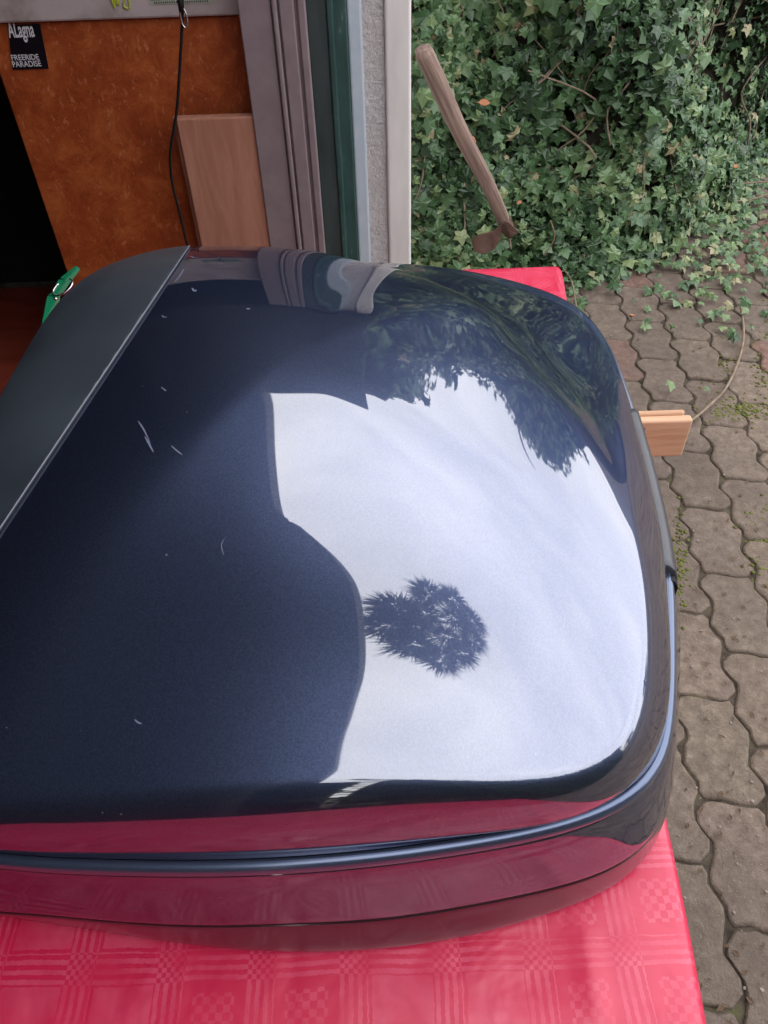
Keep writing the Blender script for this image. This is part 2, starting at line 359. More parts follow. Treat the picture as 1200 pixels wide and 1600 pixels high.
# green frame: two laps
ga, gb, gc = xz(508, 300, Yb)[0], xz(535, 300, Yb)[0], xz(551, 300, Yb)[0]
fr = None
bm = bmesh.new(); bm_box(bm, (gb+.0, Yb-.02, 0), (jx0-.0165, Yb+.06, 1.418), .003); fr = bmobj('door_frame', bm, mGreen, gar)
bm = bmesh.new(); bm_box(bm, (gb-.008, Yb-.034, 0), (gb+.004, Yb+.02, 1.418), .003); bmobj('frame_strip', bm, mGreen, fr)
bm = bmesh.new(); bm_box(bm, (ga-.008, Yb-.030, 0), (gb-.0085, Yb+.10, 1.418), .002); bmobj('frame_rebate', bm, mGreenDk, fr)
# walls and ceiling of the garage
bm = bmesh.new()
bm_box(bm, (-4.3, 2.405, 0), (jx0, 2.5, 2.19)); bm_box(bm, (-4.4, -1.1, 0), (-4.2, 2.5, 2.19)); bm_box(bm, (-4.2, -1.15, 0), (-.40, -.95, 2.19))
bm_box(bm, (-4.2, -2.1, 0), (-.35, -1.96, 2.19)); bmobj('wall', bm, mDarkWall, gar)  # this rear box is an unseen wall added to block sky in the lid
EDGE0 = [(-4.5, -4.2), (-.85, -4.2), (-.45, -1.8), (-.27, -.6), (-.20, -.25), (-.155, .0), (-.14, .33), (-.165, .51), (-.235, .70), (-.300, .80), (-.33, 1.2), (-.36, 1.75), (-.42, 2.3), (-.44, 2.6), (-4.5, 2.6)]

def extr(name, poly, z0, z1, mat, parent, bev=.003):
    bm = bmesh.new(); a = [bm.verts.new((x, y, z0)) for x, y in poly]; c = [bm.verts.new((x, y, z1)) for x, y in poly]
    bm.faces.new(a[::-1]); bm.faces.new(c); n = len(poly)
    for i in range(n): bm.faces.new((a[i], a[(i+1) % n], c[(i+1) % n], c[i]))
    if bev: bmesh.ops.bevel(bm, geom=list(bm.edges), offset=bev, segments=2, affect='EDGES', profile=.5)
    return bmobj(name, bm, mat, parent)
# ------------------------------------------------------------------ boards leaning beside the jamb
def slab(name, quad, Y0, Y1, mat, label=None, cat=None, parent=None, group=None, bev=.003):
    """board whose front face is given by photo pixels at depth Y0"""
    f_ = [PY(p[0], p[1], Y0) for p in quad]
    bm = bmesh.new()
    a = [bm.verts.new(Vector(p)) for p in f_]; c = [bm.verts.new(Vector((p[0], p[1]+(Y1-Y0), p[2]))) for p in f_]
    bm.faces.new(a); bm.faces.new(c[::-1])
    for i in range(4): bm.faces.new((a[i], c[i], c[(i+1) % 4], a[(i+1) % 4]))
    bmesh.ops.recalc_face_normals(bm, faces=bm.faces)
    if bev: bmesh.ops.bevel(bm, geom=list(bm.edges), offset=bev, segments=2, affect='EDGES', profile=.5)
    o = bmobj(name, bm, mat, parent)
    if label: tag(o, label, cat, group)
    return o
def box_at(x0, x1, Y0, Y1, z0, z1, bev=.003):
    bm = bmesh.new(); bm_box(bm, (x0, Y0, z0), (x1, Y1, z1), bev); return bm
bx0 = -.748
zt = xz(190, 28, Yb)[1]
board = bmobj('chipboard_panel', box_at(bx0, -.245, Yb, Yb+.022, .0, zt-.001), mBoard)
tag(board, 'orange-brown stained chipboard panel standing under the white box', 'board')
# white box on top, with code label and handwriting
wbx = bmobj('storage_box', box_at(-.86, xz(372, 12, Yb-.01)[0], Yb-.012, Yb+.42, zt, zt+.30, .004), mWhiteBox)
tag(wbx, 'grubby white box with a barcode label lying on top of the orange-brown panel', 'box')
def flat_rect(bm, x0, x1, z0, z1, Y):
    v = [bm.verts.new((x0, Y, z0)), bm.verts.new((x1, Y, z0)), bm.verts.new((x1, Y, z1)), bm.verts.new((x0, Y, z1))]; bm.faces.new(v)
yf = Yb-.012
(lx0, lz0), (lx1, lz1) = xz(236, 13, yf), xz(330, -25, yf)
bm = bmesh.new(); bm_box(bm, (lx0, yf-.001, lz0+.006), (lx1, yf-.0002, lz0+.06)); lab = bmobj('barcode_label', bm, mPaper, wbx)
bm = bmesh.new(); r = random.Random(5); x = lx0+.004
while x < lx1-.006:
    w_ = r.choice([.0008, .0014, .0024]); flat_rect(bm, x, x+w_, lz0+.0125, lz0+.055, yf-.0016); x += w_+r.choice([.001, .0016, .0024])
x = lx0+.008
while x < lx1-.012:                         # row of digits too small to read
    flat_rect(bm, x, x+.0022, lz0+.0075, lz0+.0108, yf-.0016); x += .0042
bmobj('barcode', bm, mInkDk, lab)
(gx, gz) = xz(176, 12, yf)
bm = bmesh.new()
for pts in ([(0, .03), (.004, 0), (.008, .018), (.013, .004), (.016, .03)], [(.026, .012), (.022, .002), (.030, -.002), (.034, .008), (.032, .03)]):
    bm_tube(bm, curve([(gx+a, yf-.0012, gz+c) for a, c in pts], 5), .0018, 6)
bmobj('handwriting', bm, mInkYel, wbx)
# sticker
st = slab('sticker', [(12, 40), (62, 37), (76, 107), (20, 109)], Yb-.0025, Yb-.0006, mSticker, parent=board, bev=0)
def text(body, px, py, Y, width, height, mat, parent, name, shear=0, font_off=0):
    cu = bpy.data.curves.new(name, 'FONT'); cu.body = body; cu.size = 1; cu.shear = shear; cu.offset = font_off; cu.extrude = .0
    o = bpy.data.objects.new(name, cu); COL.objects.link(o)
    dg = bpy.context.evaluated_depsgraph_get(); me = bpy.data.meshes.new_from_object(o.evaluated_get(dg)); bpy.data.objects.remove(o)
    xs = [v.co.x for v in me.vertices]; ys = [v.co.y for v in me.vertices]
    x0, x1, y0, y1 = min(xs), max(xs), min(ys), max(ys)
    a = PY(px, py, Y)
    for v in me.vertices:
        v.co = Vector((a[0]+(v.co.x-x0)/(x1-x0)*width, Y, a[2]+(v.co.y-y0)/(y1-y0)*height))
    return link(name, me, mat, parent)
wS = abs(xz(60, 60, Yb)[0]-xz(16, 60, Yb)[0])
text('ALagna', 17, 67, Yb-.0032, wS*.94, .036, mInk, st, 'lettering', .25, .02)
text('FREERIDE', 19, 94.5, Yb-.0032, wS*1.0, .0098, mInk, st, 'lettering', 0, .01)
text('PARADISE', 21, 105, Yb-.0032, wS*1.04, .0105, mInk, st, 'lettering', 0, .01)
# pink plywood panels
o = bmobj('plywood_panel', box_at(xz(277, 250, Yb-.05)[0]+.006, -.215, Yb-.045, Yb-.030, 0, xz(340, 180, Yb-.05)[1]-.003), mPly)
tag(o, 'pinkish plywood offcut behind, its edge just showing left of the front one', 'board', 'pink plywood offcuts')
o = bmobj('plywood_panel', box_at(xz(284, 250, Yb-.05)[0]+.008, -.20, Yb-.065, Yb-.047, 0, xz(340, 180, Yb-.05)[1]), mPly)
tag(o, 'pinkish plywood offcut in front, leaning beside the grey grooved panel', 'board', 'pink plywood offcuts')
# grooved mauve-grey panel
gp = empty('grooved_panel', (-.2, Yb, 0), 'mauve-grey grooved door panel standing between plywood and green frame', 'door panel')
YP = Yb-.07
ex = [xz(p, 200, YP)[0] for p in (397, 425, 434, 463, 491)]
ex = [xz(397, 200, YP)[0], xz(443, 200, YP)[0], xz(449, 200, YP)[0], xz(476, 200, YP)[0], xz(481, 200, YP)[0], xz(492, 200, YP)[0]]
bm = bmesh.new(); bm_box(bm, (ex[0], YP+.012, 0), (ex[5], YP+.030, 1.40), .002); bmobj('back_board', bm, mPanel, gp)
for a, c, dy in ((ex[0], ex[1], 0), (ex[1]+.003, ex[2]+.004, -.006), (ex[2]+.008, ex[3], .0), (ex[4], ex[5], .003)):
    bm = bmesh.new(); bm_box(bm, (a, YP+dy, 0), (c, YP+.0115, 1.40), .0025, 2); bmobj('slat', bm, mPanel, gp)
# cord with small carabiner
cord = empty('hanging_cord', tuple(PY(285, 30, Yb-.05)), 'thin black cord with a small steel snap hook hanging over the orange-brown panel', 'cord')
YC = Yb-.075
pts = [PY(*p, YC) for p in ((284, -30), (285, 20), (283, 70), (280, 120), (277, 165), (272, 200), (267, 230), (266, 255), (270, 290), (280, 330), (292, 380), (305, 430))]
bm = bmesh.new(); bm_tube(bm, curve(pts, 6), .0030, 8); bmobj('rope', bm, mRubber, cord, True)
h = PY(287, 30, YC-.006)
bm = bmesh.new()
bm_tube(bm, curve([h+np.array(q) for q in ((-.004, 0, .016), (.002, 0, .018), (.006, 0, .008), (.006, 0, -.006), (.001, 0, -.014), (-.004, 0, -.008), (-.005, 0, .006), (-.003, 0, .014))], 5), .0018, 8)
bmobj('snap_hook', bm, mSteel, cord, True)
bm = bmesh.new(); bm_tube(bm, [h+np.array(q) for q in ((-.001, 0, .045), (-.001, 0, .028), (-.001, 0, .012))], .0055, 8); bmobj('loop_sleeve', bm, mRubber, cord, True)
# dark sack in the gloom at the left
bm = bmesh.new(); bmesh.ops.create_icosphere(bm, subdivisions=4, radius=1)
for v in bm.verts:
    n_ = math.sin(v.co.x*7+v.co.z*5)*.06+math.sin(v.co.y*9-v.co.z*8)*.05+math.sin(v.co.x*15+v.co.y*13)*.03
    v.co *= (1+n_); v.co = Vector((-1.32+v.co.x*.26, 2.0+v.co.y*.2, .46+v.co.z*.45))
sk = bmobj('bin_bag', bm, mBin, None, True); tag(sk, 'full black bin bag in the dark corner at the left edge', 'bag')

EDGE = [(-4.5, -4.2)] + [tuple(p)[:2] for p in curve([(x, y, 0) for x, y in EDGE0[1:-1]], 7)] + [(-4.5, 2.6)]
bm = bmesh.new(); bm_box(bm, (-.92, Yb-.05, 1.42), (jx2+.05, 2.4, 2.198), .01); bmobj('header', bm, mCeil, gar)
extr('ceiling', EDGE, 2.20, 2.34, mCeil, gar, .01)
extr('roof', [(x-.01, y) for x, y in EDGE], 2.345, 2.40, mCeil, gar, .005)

# ------------------------------------------------------------------ table
tab = empty('table', (-.1, .5, 0), 'plain wooden table standing under the red damask cloth', 'table')
tq = [(-.42, -.30), (.135, -.30), (.252, .995), (-.40, .995)]
def extr(name, poly, z0, z1, mat, parent, bev=.003):
    bm = bmesh.new(); a = [bm.verts.new((x, y, z0)) for x, y in poly]; c = [bm.verts.new((x, y, z1)) for x, y in poly]
    bm.faces.new(a[::-1]); bm.faces.new(c); n = len(poly)
    for i in range(n): bm.faces.new((a[i], a[(i+1) % n], c[(i+1) % n], c[i]))
    if bev: bmesh.ops.bevel(bm, geom=list(bm.edges), offset=bev, segments=2, affect='EDGES', profile=.5)
    return bmobj(name, bm, mat, parent)
extr('tabletop', tq, TZ-.032, TZ-.004, mTableWood, tab)
for x, y in ((-.36, -.24), (.08, -.24), (.17, .93), (-.34, .93)):
    bm = bmesh.new(); bm_box(bm, (x-.028, y-.028, .004), (x+.028, y+.028, TZ-.033), .004); bmobj('leg', bm, mTableWood, tab)
# cloth: gentle waves on top, drop over the edges
def cloth():
    nx, ny = 150, 260; drop = .16
    V_, F_ = [], []
    P00, P10, P11, P01 = [Vector((*p, 0)) for p in tq]
    def top(u, v): return (P00*(1-u)+P10*u)*(1-v)+(P01*(1-u)+P11*u)*v
    wdt = .62; lng = 1.295
    for j in range(ny+1):
        for i in range(nx+1):
            s = (i/nx)*(wdt+2*drop)-drop; t_ = (j/ny)*(lng+2*drop)-drop
            u = min(max(s/wdt, 0), 1); v = min(max(t_/lng, 0), 1)
            p = top(u, v)
            ox = s-u*wdt; oy = t_-v*lng
            over = math.hypot(ox, oy) if (ox and oy) else abs(ox)+abs(oy)
            if over > 0:
                d = Vector((ox, oy, 0)); d.normalize()
                fold = .010*math.sin(s*26+t_*23)*min(over/.1, 1)
                p = p + d*(.0065*min(over/.01, 1)+abs(fold)+.012*over)
                p.z = TZ - max(over-.004, 0) + .0
            else:
                w_ = .0007*math.sin(p.x*31+p.y*17)+.0006*math.sin(p.y*43-p.x*23)
                # long soft creases near the right-hand edge
                e = (1-u)*wdt
                w_ += .0030*math.exp(-((e-.046-.016*math.sin(p.y*11))/.0055)**2)*(0.5+.5*math.sin(p.y*13+1.0))*(1 if p.y < .35 else .3)
                w_ += .0009*math.exp(-((e-.10+.03*math.sin(p.y*7+1))/.022)**2)*(1 if p.y < .35 else .2)
                w_ += .0010*math.sin(p.y*47+p.x*31+2*math.sin(p.x*29))*math.exp(-(e/.2)**2)*min(max((.32-p.y)/.1, 0), 1)
                p.z = TZ + max(w_, -.001)
            V_.append(p)
    for j in range(ny):
        for i in range(nx):
            a = j*(nx+1)+i; F_.append((a, a+1, a+nx+2, a+nx+1))
    o = mesh('tablecloth', V_, F_, mCloth, None, True)
    o.modifiers.new('s', 'SOLIDIFY').thickness = .0012
    tag(o, 'red and pink damask tablecloth lying on the table under the case', 'tablecloth')
cloth()
# battens sticking out from under the table top
bt = empty('wooden_batten', tuple(P(1040, 680, TZ-.05)), 'pale spruce batten end with a groove sticking out beside the table', 'wooden batten')
def battens():
    zT = TZ-.036
    a = P(1085, 655, zT); th = R_(0)
    y_front = P(1083, 657, zT)[1]; x_end = P(1083, 690, zT-.02)[0]
    z_low = None
    # front face runs from py 657 down to 713
    q = PY(1083, 713, y_front); z0 = q[2]
    y_back = P(1078, 643, zT+.006)[1]
    bm = bmesh.new(); bm_box(bm, (-.30, y_front, z0), (x_end, y_front+.012, zT), .003, 3); bm_box(bm, (-.30, y_front+.0125, z0), (x_end-.006, y_back+.01, zT+.003), .0035, 3)
    bmobj('batten', bm, mBatten, bt)
    bm = bmesh.new(); bm_box(bm, (x_end-.062, y_front-.001, zT-.017), (x_end-.054, y_front-.0002, zT-.008), .0003); bmobj('grey_mark', bm, mEdge, bt)
battens()
# green spring clip on the cloth
def clip():
    c = P(95, 468, TZ+.03)
    e = empty('cloth_clip', tuple(c), 'small bright green plastic clip with a thin wire ring behind the case', 'clip')
    z = TZ+.015
    A = P(66, 512, z+.0); B = P(84, 466, z+.01); Cc = P(100, 440, z+.02); D = P(122, 418, z+.03)
    bm = bmesh.new()
    d = Vector(B)-Vector(A); s = Vector((1, 0, 0))
    def loft(a, b_, w0, w1, h0, h1):
        a = Vector(a); b_ = Vector(b_); t_ = (b_-a).normalized(); s = t_.cross(Vector((0, 0, 1))).normalized(); n_ = s.cross(t_)
        r0 = [a+s*w0*i+n_*h0*j for i, j in ((-1, -1), (1, -1), (1, 1), (-1, 1))]; r1 = [b_+s*w1*i+n_*h1*j for i, j in ((-1, -1), (1, -1), (1, 1), (-1, 1))]
        v = [bm.verts.new(p) for p in r0+r1]
        bm.faces.new(v[:4][::-1]); bm.faces.new(v[4:])
        for k in range(4): bm.faces.new((v[k], v[(k+1) % 4], v[4+(k+1) % 4], v[4+k]))
    loft(A, B, .0008, .0075, .002, .004)
    loft(B, Vector(B)+(Vector(Cc)-Vector(B))*.25, .0075, .004, .004, .004)
    bmesh.ops.bevel(bm, geom=list(bm.edges), offset=.0008, segments=2, affect='EDGES')
    bmobj('jaw', bm, mClip, e)
    bm = bmesh.new(); loft(Vector(B)+(Vector(Cc)-Vector(B))*.2, Cc, .005, .0065, .004, .004); loft(Cc, D, .0065, .003, .004, .003)
    bmesh.ops.bevel(bm, geom=list(bm.edges), offset=.001, segments=2, affect='EDGES')
    bmobj('handle', bm, mClip, e)
    rc = Vector(P(98, 449, z+.022)); bm = bmesh.new()
    bm_tube(bm, [rc+Vector((math.cos(a)*.014, math.sin(a)*.013, math.sin(a+1)*.006)) for a in [2*math.pi*k/24*.8+2.2 for k in range(25)]], .0012, 8)
    bmobj('wire_ring', bm, mSteel, e, True)
    rc = Vector(P(87, 467, z+.018)); bm = bmesh.new(); bmesh.ops.create_uvsphere(bm, u_segments=12, v_segments=8, radius=.0022, matrix=Matrix.Translation(rc)); bmobj('rivet', bm, mSteel, e, True)
clip()

# ------------------------------------------------------------------ the motorcycle case
CX, CY = -.055, .44                        # centre of the lofted loops
NT = 288
TH = np.linspace(0, 2*np.pi, NT, endpoint=False)
def loop(pts, z):
    """closed smooth plan curve through (x,y) or (x,y,z) points -> radius and z per angle"""
    pts = np.array([(p[0], p[1], p[2] if len(p) > 2 else z) for p in pts], float); n = len(pts)
    out = []
    for i in range(n):
        p0, p1, p2, p3 = pts[i-1], pts[i], pts[(i+1) % n], pts[(i+2) % n]
        for k in range(24):
            t_ = k/24; out.append(.5*(2*p1+(p2-p0)*t_+(2*p0-5*p1+4*p2-p3)*t_*t_+(3*p1-p0-3*p2+p3)*t_**3))
    out = np.array(out); a = np.arctan2(out[:, 1]-CY, out[:, 0]-CX) % (2*np.pi); r = np.hypot(out[:, 0]-CX, out[:, 1]-CY)
    o = np.argsort(a); a, r, zz = a[o], r[o], out[o, 2]
    rr = np.interp(TH, a, r, period=2*np.pi); z2 = np.interp(TH, a, zz, period=2*np.pi)
    def sm(v, k=3):
        ker = np.array([1, 2, 3, 4, 3, 2, 1.]); ker /= ker.sum()
        for _ in range(k): v = sum(w_*np.roll(v, s-3) for s, w_ in enumerate(ker))
        return v
    return sm(rr), sm(z2, 6)
BEAD_XY = [(-.211, .162), (-.141, .156), (-.074, .154), (-.006, .157), (.063, .165), (.098, .172), (.128, .182), (.148, .196), (.161, .215), (.174, .253), (.185, .291), (.199, .345), (.208, .407), (.215, .481), (.219, .551), (.2205, .615), (.212, .675), (.192, .712), (.145, .750), (.079, .782), (0, .80), (-.10, .80), (-.19, .785), (-.26, .745), (-.298, .66), (-.31, .5), (-.31, .35), (-.300, .23), (-.272, .178)]
def px_loop(pp, z): return [tuple(P(a, b_, TZ+z)[:2]) for a, b_ in pp]
rB, zB = loop(BEAD_XY, .11)
SEAM = px_loop([(0, 1425), (150, 1441), (300, 1451), (450, 1448), (600, 1440), (750, 1416), (900, 1383), (970, 1356), (1012, 1328), (1038, 1280), (1052, 1200), (1058, 1100), (1060, 1000), (1056, 920)], .036)+[(.212, .407), (.220, .481), (.225, .551), (.2255, .615), (.216, .68), (.195, .718), (.148, .756), (.08, .788), (0, .806), (-.10, .806), (-.193, .79), (-.266, .75), (-.305, .66), (-.317, .5), (-.317, .35), (-.305, .22), (-.275, .165)]
rS, zS = loop(SEAM, .036)
SHELL = px_loop([(0, 1432), (150, 1455), (300, 1478), (450, 1489), (600, 1484), (750, 1460), (900, 1415), (970, 1382), (1012, 1345), (1038, 1292), (1052, 1210), (1059, 1100), (1060, 1000), (1055, 920)], .005)+[(.205, .407), (.213, .481), (.218, .551), (.218, .615), (.21, .67), (.19, .70), (.145, .74), (.08, .77), (0, .785), (-.10, .785), (-.19, .77), (-.255, .73), (-.295, .65), (-.307, .5), (-.307, .35), (-.295, .22), (-.265, .165)]
rL, zL = loop(SHELL, .022)
TOPPX = [(0, 1268, .165), (200, 1252, .170), (400, 1242, .174), (600, 1238, .176), (800, 1243, .177), (900, 1238, .177), (965, 1212, .178), (1000, 1168, .180), (1018, 1100, .182), (1022, 1000, .184), (1015, 900, .182), (1000, 820, .176), (985, 740, .167), (965, 660, .158), (940, 590, .140), (905, 524, .131), (862, 490, .129), (782, 463, .129), (702, 440, .131)]
TOP = [(*P(a, b_, TZ+z)[:2], z) for a, b_, z in TOPPX] + [(.012, .728, .144), (-.06, .738, .160), (-.15, .736, .172), (-.225, .708, .180), (-.275, .64, .183), (-.288, .5, .181), (-.286, .35, .178), (-.280, .235, .171), (-.245, .176, .168)]
rT, zT = loop(TOP, .16)
ZC = .239
def smooth(x): x = np.clip(x, 0, 1); return x*x*(3-2*x)
RIDGE = np.array([(-.10, .80), (-.05, .72), (-.028, .69), (.03, .63), (.089, .55), (.116, .487), (.139, .431), (.154, .376), (.165, .33)])
def ridge_d(x, y):                         # signed distance outwards from the ridge line
    best = np.full(x.shape, 9.); sg = np.zeros(x.shape)
    for a, b_ in zip(RIDGE[:-1], RIDGE[1:]):
        e = b_-a; l2 = (e**2).sum(); t_ = np.clip(((x-a[0])*e[0]+(y-a[1])*e[1])/l2, 0, 1)
        dx, dy = x-(a[0]+t_*e[0]), y-(a[1]+t_*e[1]); d = np.hypot(dx, dy); c = e[0]*dy-e[1]*dx
        m_ = d < best-1e-9; best = np.where(m_, d, best); sg = np.where(m_, np.sign(c), sg)
    return best*sg
def dome(r):
    X = CX+np.cos(TH)*rT*r; Y = CY+np.sin(TH)*rT*r
    z = ZC-(ZC-zT)*(.75*r**2.0+.25*r**3.5)
    d = ridge_d(X, Y)
    dd = np.log1p(np.exp(np.clip(d/.007, -30, 30)))*.007; A1 = .052*(1-np.exp(-dd/.055)); A2 = np.maximum(z-(zT+.085*(1-r)), 0); kk = .005; dep = -kk*np.log(np.exp(-A1/kk)+np.exp(-A2/kk))+kk*np.log(2)*np.exp(-np.maximum(A1, A2)/kk); z = z-np.maximum(dep, 0)*smooth((d+.02)/.05)
    return X, Y, z
def ring(r, z): return (CX+np.cos(TH)*r, CY+np.sin(TH)*r, z*np.ones(NT))
def bspline(rings, sub):
    A = np.array([np.stack(r_, -1) for r_ in rings]); A = np.concatenate([2*A[:1]-A[1:2], A, 2*A[-1:]-A[-2:-1]])
    out = []
    for i in range(len(A)-3):
        for k in range(sub):
            t_ = k/sub
            out.append(((1-t_)**3*A[i]+(3*t_**3-6*t_**2+4)*A[i+1]+(-3*t_**3+3*t_**2+3*t_+1)*A[i+2]+t_**3*A[i+3])/6)
    out.append((A[-3]+4*A[-2]+A[-1])/6)
    return np.array(out)
def loft(name, G, mat, parent, close_top=False, close_bottom=False):
    G = G.copy(); G[..., 2] += TZ+.001
    n = len(G); V_ = G.reshape(-1, 3); F_ = []
    for i in range(n-1):
        for k in range(NT): a = i*NT+k; c = i*NT+(k+1) % NT; F_.append((a, c, c+NT, a+NT))
    V_ = list(map(tuple, V_))
    if close_top:
        V_.append(tuple(G[-1].mean(0))); q = len(V_)-1
        for k in range(NT): F_.append(((n-1)*NT+k, (n-1)*NT+(k+1) % NT, q))
    if close_bottom:
        V_.append(tuple(G[0].mean(0))); q = len(V_)-1
        for k in range(NT): F_.append(((k+1) % NT, k, q))
    return mesh(name, V_, F_, mat, parent, True)
case = empty('motorcycle_case', (CX, CY, TZ), 'large glossy navy hard case lying on the red tablecloth', 'motorcycle case')
# lower shell
sh = [ring(rL-.05, .0), ring(rL-.030, .0), ring(rL-.008, .0), ring(rL-.001, .002), ring(rL, .008), ring(rL*.5+rS*.5-.0004, .020), ring(rS-.0010, .0315), ring(rS-.0022, .0335), ring(rS-.006, .0340), ring(rS-.02, .0345)]
loft('lower_shell', bspline(sh, 4), mShell, case, close_bottom=True)
sm_ = [ring(rS-.010, .0315), ring(rS-.0016, .0335), ring(rS-.0014, .0355), ring(rS-.0014, .0375), ring(rS-.010, .041)]
loft('rubber_seal', bspline(sm_, 2), mRubber, case)
# painted band between the seam and the bead
bd = [ring(rS-.02, .0375), ring(rS-.006, .0375), ring(rS-.0012, .0382), ring(rS-.0002, .0405), ring(rS*.85+rB*.15+.0006, .050), ring(rS*.6+rB*.4+.0008, .067), ring(rS*.3+rB*.7+.0004, .089), ring(rB-.0002, .099), ring(rB-.0012, .1025), ring(rB-.008, .1035)]
loft('side_band', bspline(bd, 5), mPaint, case)
# rounded bead round the lid edge
bead = []
for k in range(13):
    a = -math.pi*.62+k/12*math.pi*1.24
    bead.append(ring(rB-.0032+math.cos(a)*.0044, .1092+math.sin(a)*.0056))
loft('rim_bead', bspline(bead, 2), mBead, case)
# lid
ld = [ring(rB-.010, .1150), ring(rB-.0045, .1158), ring(rB-.0040, .1175), ring((rB-.0035)*.9+rT*.1, .1215)]
for q, lift in ((.45, .42), (.72, .70), (.92, .90)):
    ld.append(ring((rB-.003)*(1-q)+rT*q+.0065*math.sin(q*math.pi), .114*(1-lift)+zT*lift))
Xd, Yd, Zd = dome(np.full(NT, .985)); ld.append((Xd, Yd, Zd))
for r_ in (.965, .94, .905, .85, .78, .70, .61, .52, .43, .34, .25, .17, .10, .05, .015):
    ld.append(dome(np.full(NT, r_)))
GL = bspline(ld, 6)
lid = loft('lid', GL, mPaint, case, close_top=True)
# matte cover panel on the left: cut out of the lid surface and raised
LA = Vector((*P(0, 832, TZ+.205)[:2], 0)); LB = Vector((*P(305, 374, TZ+.205)[:2], 0))
LA.z = TZ+.205; LB.z = TZ+.205; ln = (LB-LA).normalized(); nrm = ln.cross(LA-Vector(CC)).normalized(); nrm = nrm if nrm.x < 0 else -nrm
def cut(me, keep_left):
    bm = bmesh.new(); bm.from_mesh(me)
    bmesh.ops.bisect_plane(bm, geom=list(bm.verts)+list(bm.edges)+list(bm.faces), plane_co=LA, plane_no=nrm, clear_outer=not keep_left, clear_inner=keep_left, dist=1e-6)
    return bm
bm = cut(lid.data, True)
bm.normal_update()
for v in bm.verts: v.co += v.normal*.0016
edge_pts = sorted([v.co.copy() for v in bm.verts if abs((v.co-LA).dot(nrm)-v.normal.dot(nrm)*.0016) < 2e-4 and v.is_boundary], key=lambda p: p.dot(ln))
cov = bmobj('cover_panel', bm, mMatte, case, True)
md = cov.modifiers.new('s', 'SOLIDIFY'); md.thickness = .0015; md.offset = -1
cov['label'] = 'matte dark grey cover panel'
ep = [p for p in edge_pts if p.z > TZ+.12]
bm = bmesh.new(); bm_tube(bm, ep[::2], .00045, 6); bmobj('panel_edge_glint', bm, mEdge, cov, True)  # edge highlight drawn as a thin pale tube
# hinge strip along the right edge
def strip(t0, t1, prof, name, mat, parent, smooth_ends=True):
    i0, i1 = t0, t1; V_, F_ = [], []; n = len(prof); K = i1-i0+1
    for i in range(K):
        k = (i0+i) % NT; c, s_ = math.cos(TH[k]), math.sin(TH[k])
        for dr, z in prof: V_.append((CX+c*(rB[k]+dr), CY+s_*(rB[k]+dr), TZ+z))
    for i in range(K-1):
        for j in range(n): a = i*n+j; b_ = i*n+(j+1) % n; F_.append((a, b_, b_+n, a+n))
    F_.append(tuple(range(n))[::-1]); F_.append(tuple((K-1)*n+j for j in range(n)))
    bm = bmesh.new(); 
    vs = [bm.verts.new(v) for v in V_]
    for f_ in F_: bm.faces.new([vs[q] for q in f_])
    bmesh.ops.recalc_face_normals(bm, faces=bm.faces)
    return bmobj(name, bm, mat, parent, False)
def th_of(px, py, z=.12):
    p = P(px, py, TZ+z); return int(round((math.atan2(p[1]-CY, p[0]-CX) % (2*math.pi))/(2*math.pi)*NT))
ia, ib = th_of(1040, 888), th_of(984, 640)
if ia > ib: ia -= NT
pr = [(-.0165, .116), (-.0165, .1222), (-.0155, .1238), (-.010, .1242), (-.0035, .1226), (.0010, .1188), (.0038, .112), (.0050, .100), (.0056, .075), (.0058, .050), (.003, .042), (-.008, .042)]
hs = strip(ia, ib, pr, 'hinge_strip', mHinge, case)
hs.modifiers.new('b', 'BEVEL').width = .0008
hs.data.polygons.foreach_set('use_smooth', [True]*len(hs.data.polygons))
# black bars stand in for shaded gaps at both ends and along the strip
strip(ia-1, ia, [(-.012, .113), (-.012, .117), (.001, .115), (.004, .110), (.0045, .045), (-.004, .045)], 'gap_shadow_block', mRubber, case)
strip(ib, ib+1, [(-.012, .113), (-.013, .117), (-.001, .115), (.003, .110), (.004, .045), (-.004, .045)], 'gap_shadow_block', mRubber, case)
strip(ia, ib, [(-.0190, .110), (-.0190, .1232), (-.0164, .1232), (-.0164, .110)], 'hinge_gap_shade', mRubber, case)

# ------------------------------------------------------------------ ivy bank
FOOT = [(-.30, 2.52), (.05, 2.30), (.35, 2.28), (.75, 2.36), (1.05, 2.55), (1.45, 3.05), (1.95, 3.55), (2.8, 4.1), (4.2, 4.6)]
fc = [Vector((*p, 0)) for p in FOOT]; fcur = curve(fc, 12)
def bank(s, t_):
    k = s*(len(fcur)-1); i = min(int(k), len(fcur)-2); p = fcur[i].lerp(fcur[i+1], k-i)
    tan = (fcur[i+1]-fcur[i]).normalized(); out = Vector((-tan.y, tan.x, 0))
    h_ = 2.6*t_
    back = .10+.42*t_ + .06*math.sin(s*23+t_*9)+.05*math.sin(s*51-t_*17)
    back *= min(1, .25+t_*5)
    return Vector((p.x, p.y, 0))+out*back+Vector((0, 0, h_)), -out
V_, F_ = [], []; NS, NTT = 90, 40
for j in range(NTT+1):
    for i in range(NS+1):
        p, n_ = bank(i/NS, j/NTT); V_.append(p-n_*.02)
for j in range(NTT):
    for i in range(NS): a = j*(NS+1)+i; F_.append((a, a+1, a+NS+2, a+NS+1))
o = mesh('bank', V_, F_, mSoil, None, True); _s = o.modifiers.new('s', 'SOLIDIFY'); _s.thickness = .3; _s.offset = -1; tag(o, kind='structure')
LEAF = [(0, .02), (.20, -.07), (.44, -.06), (.40, .20), (.62, .46), (.32, .54), (.0, 1.0), (-.32, .54), (-.62, .46), (-.40, .20), (-.44, -.06), (-.20, -.07)]
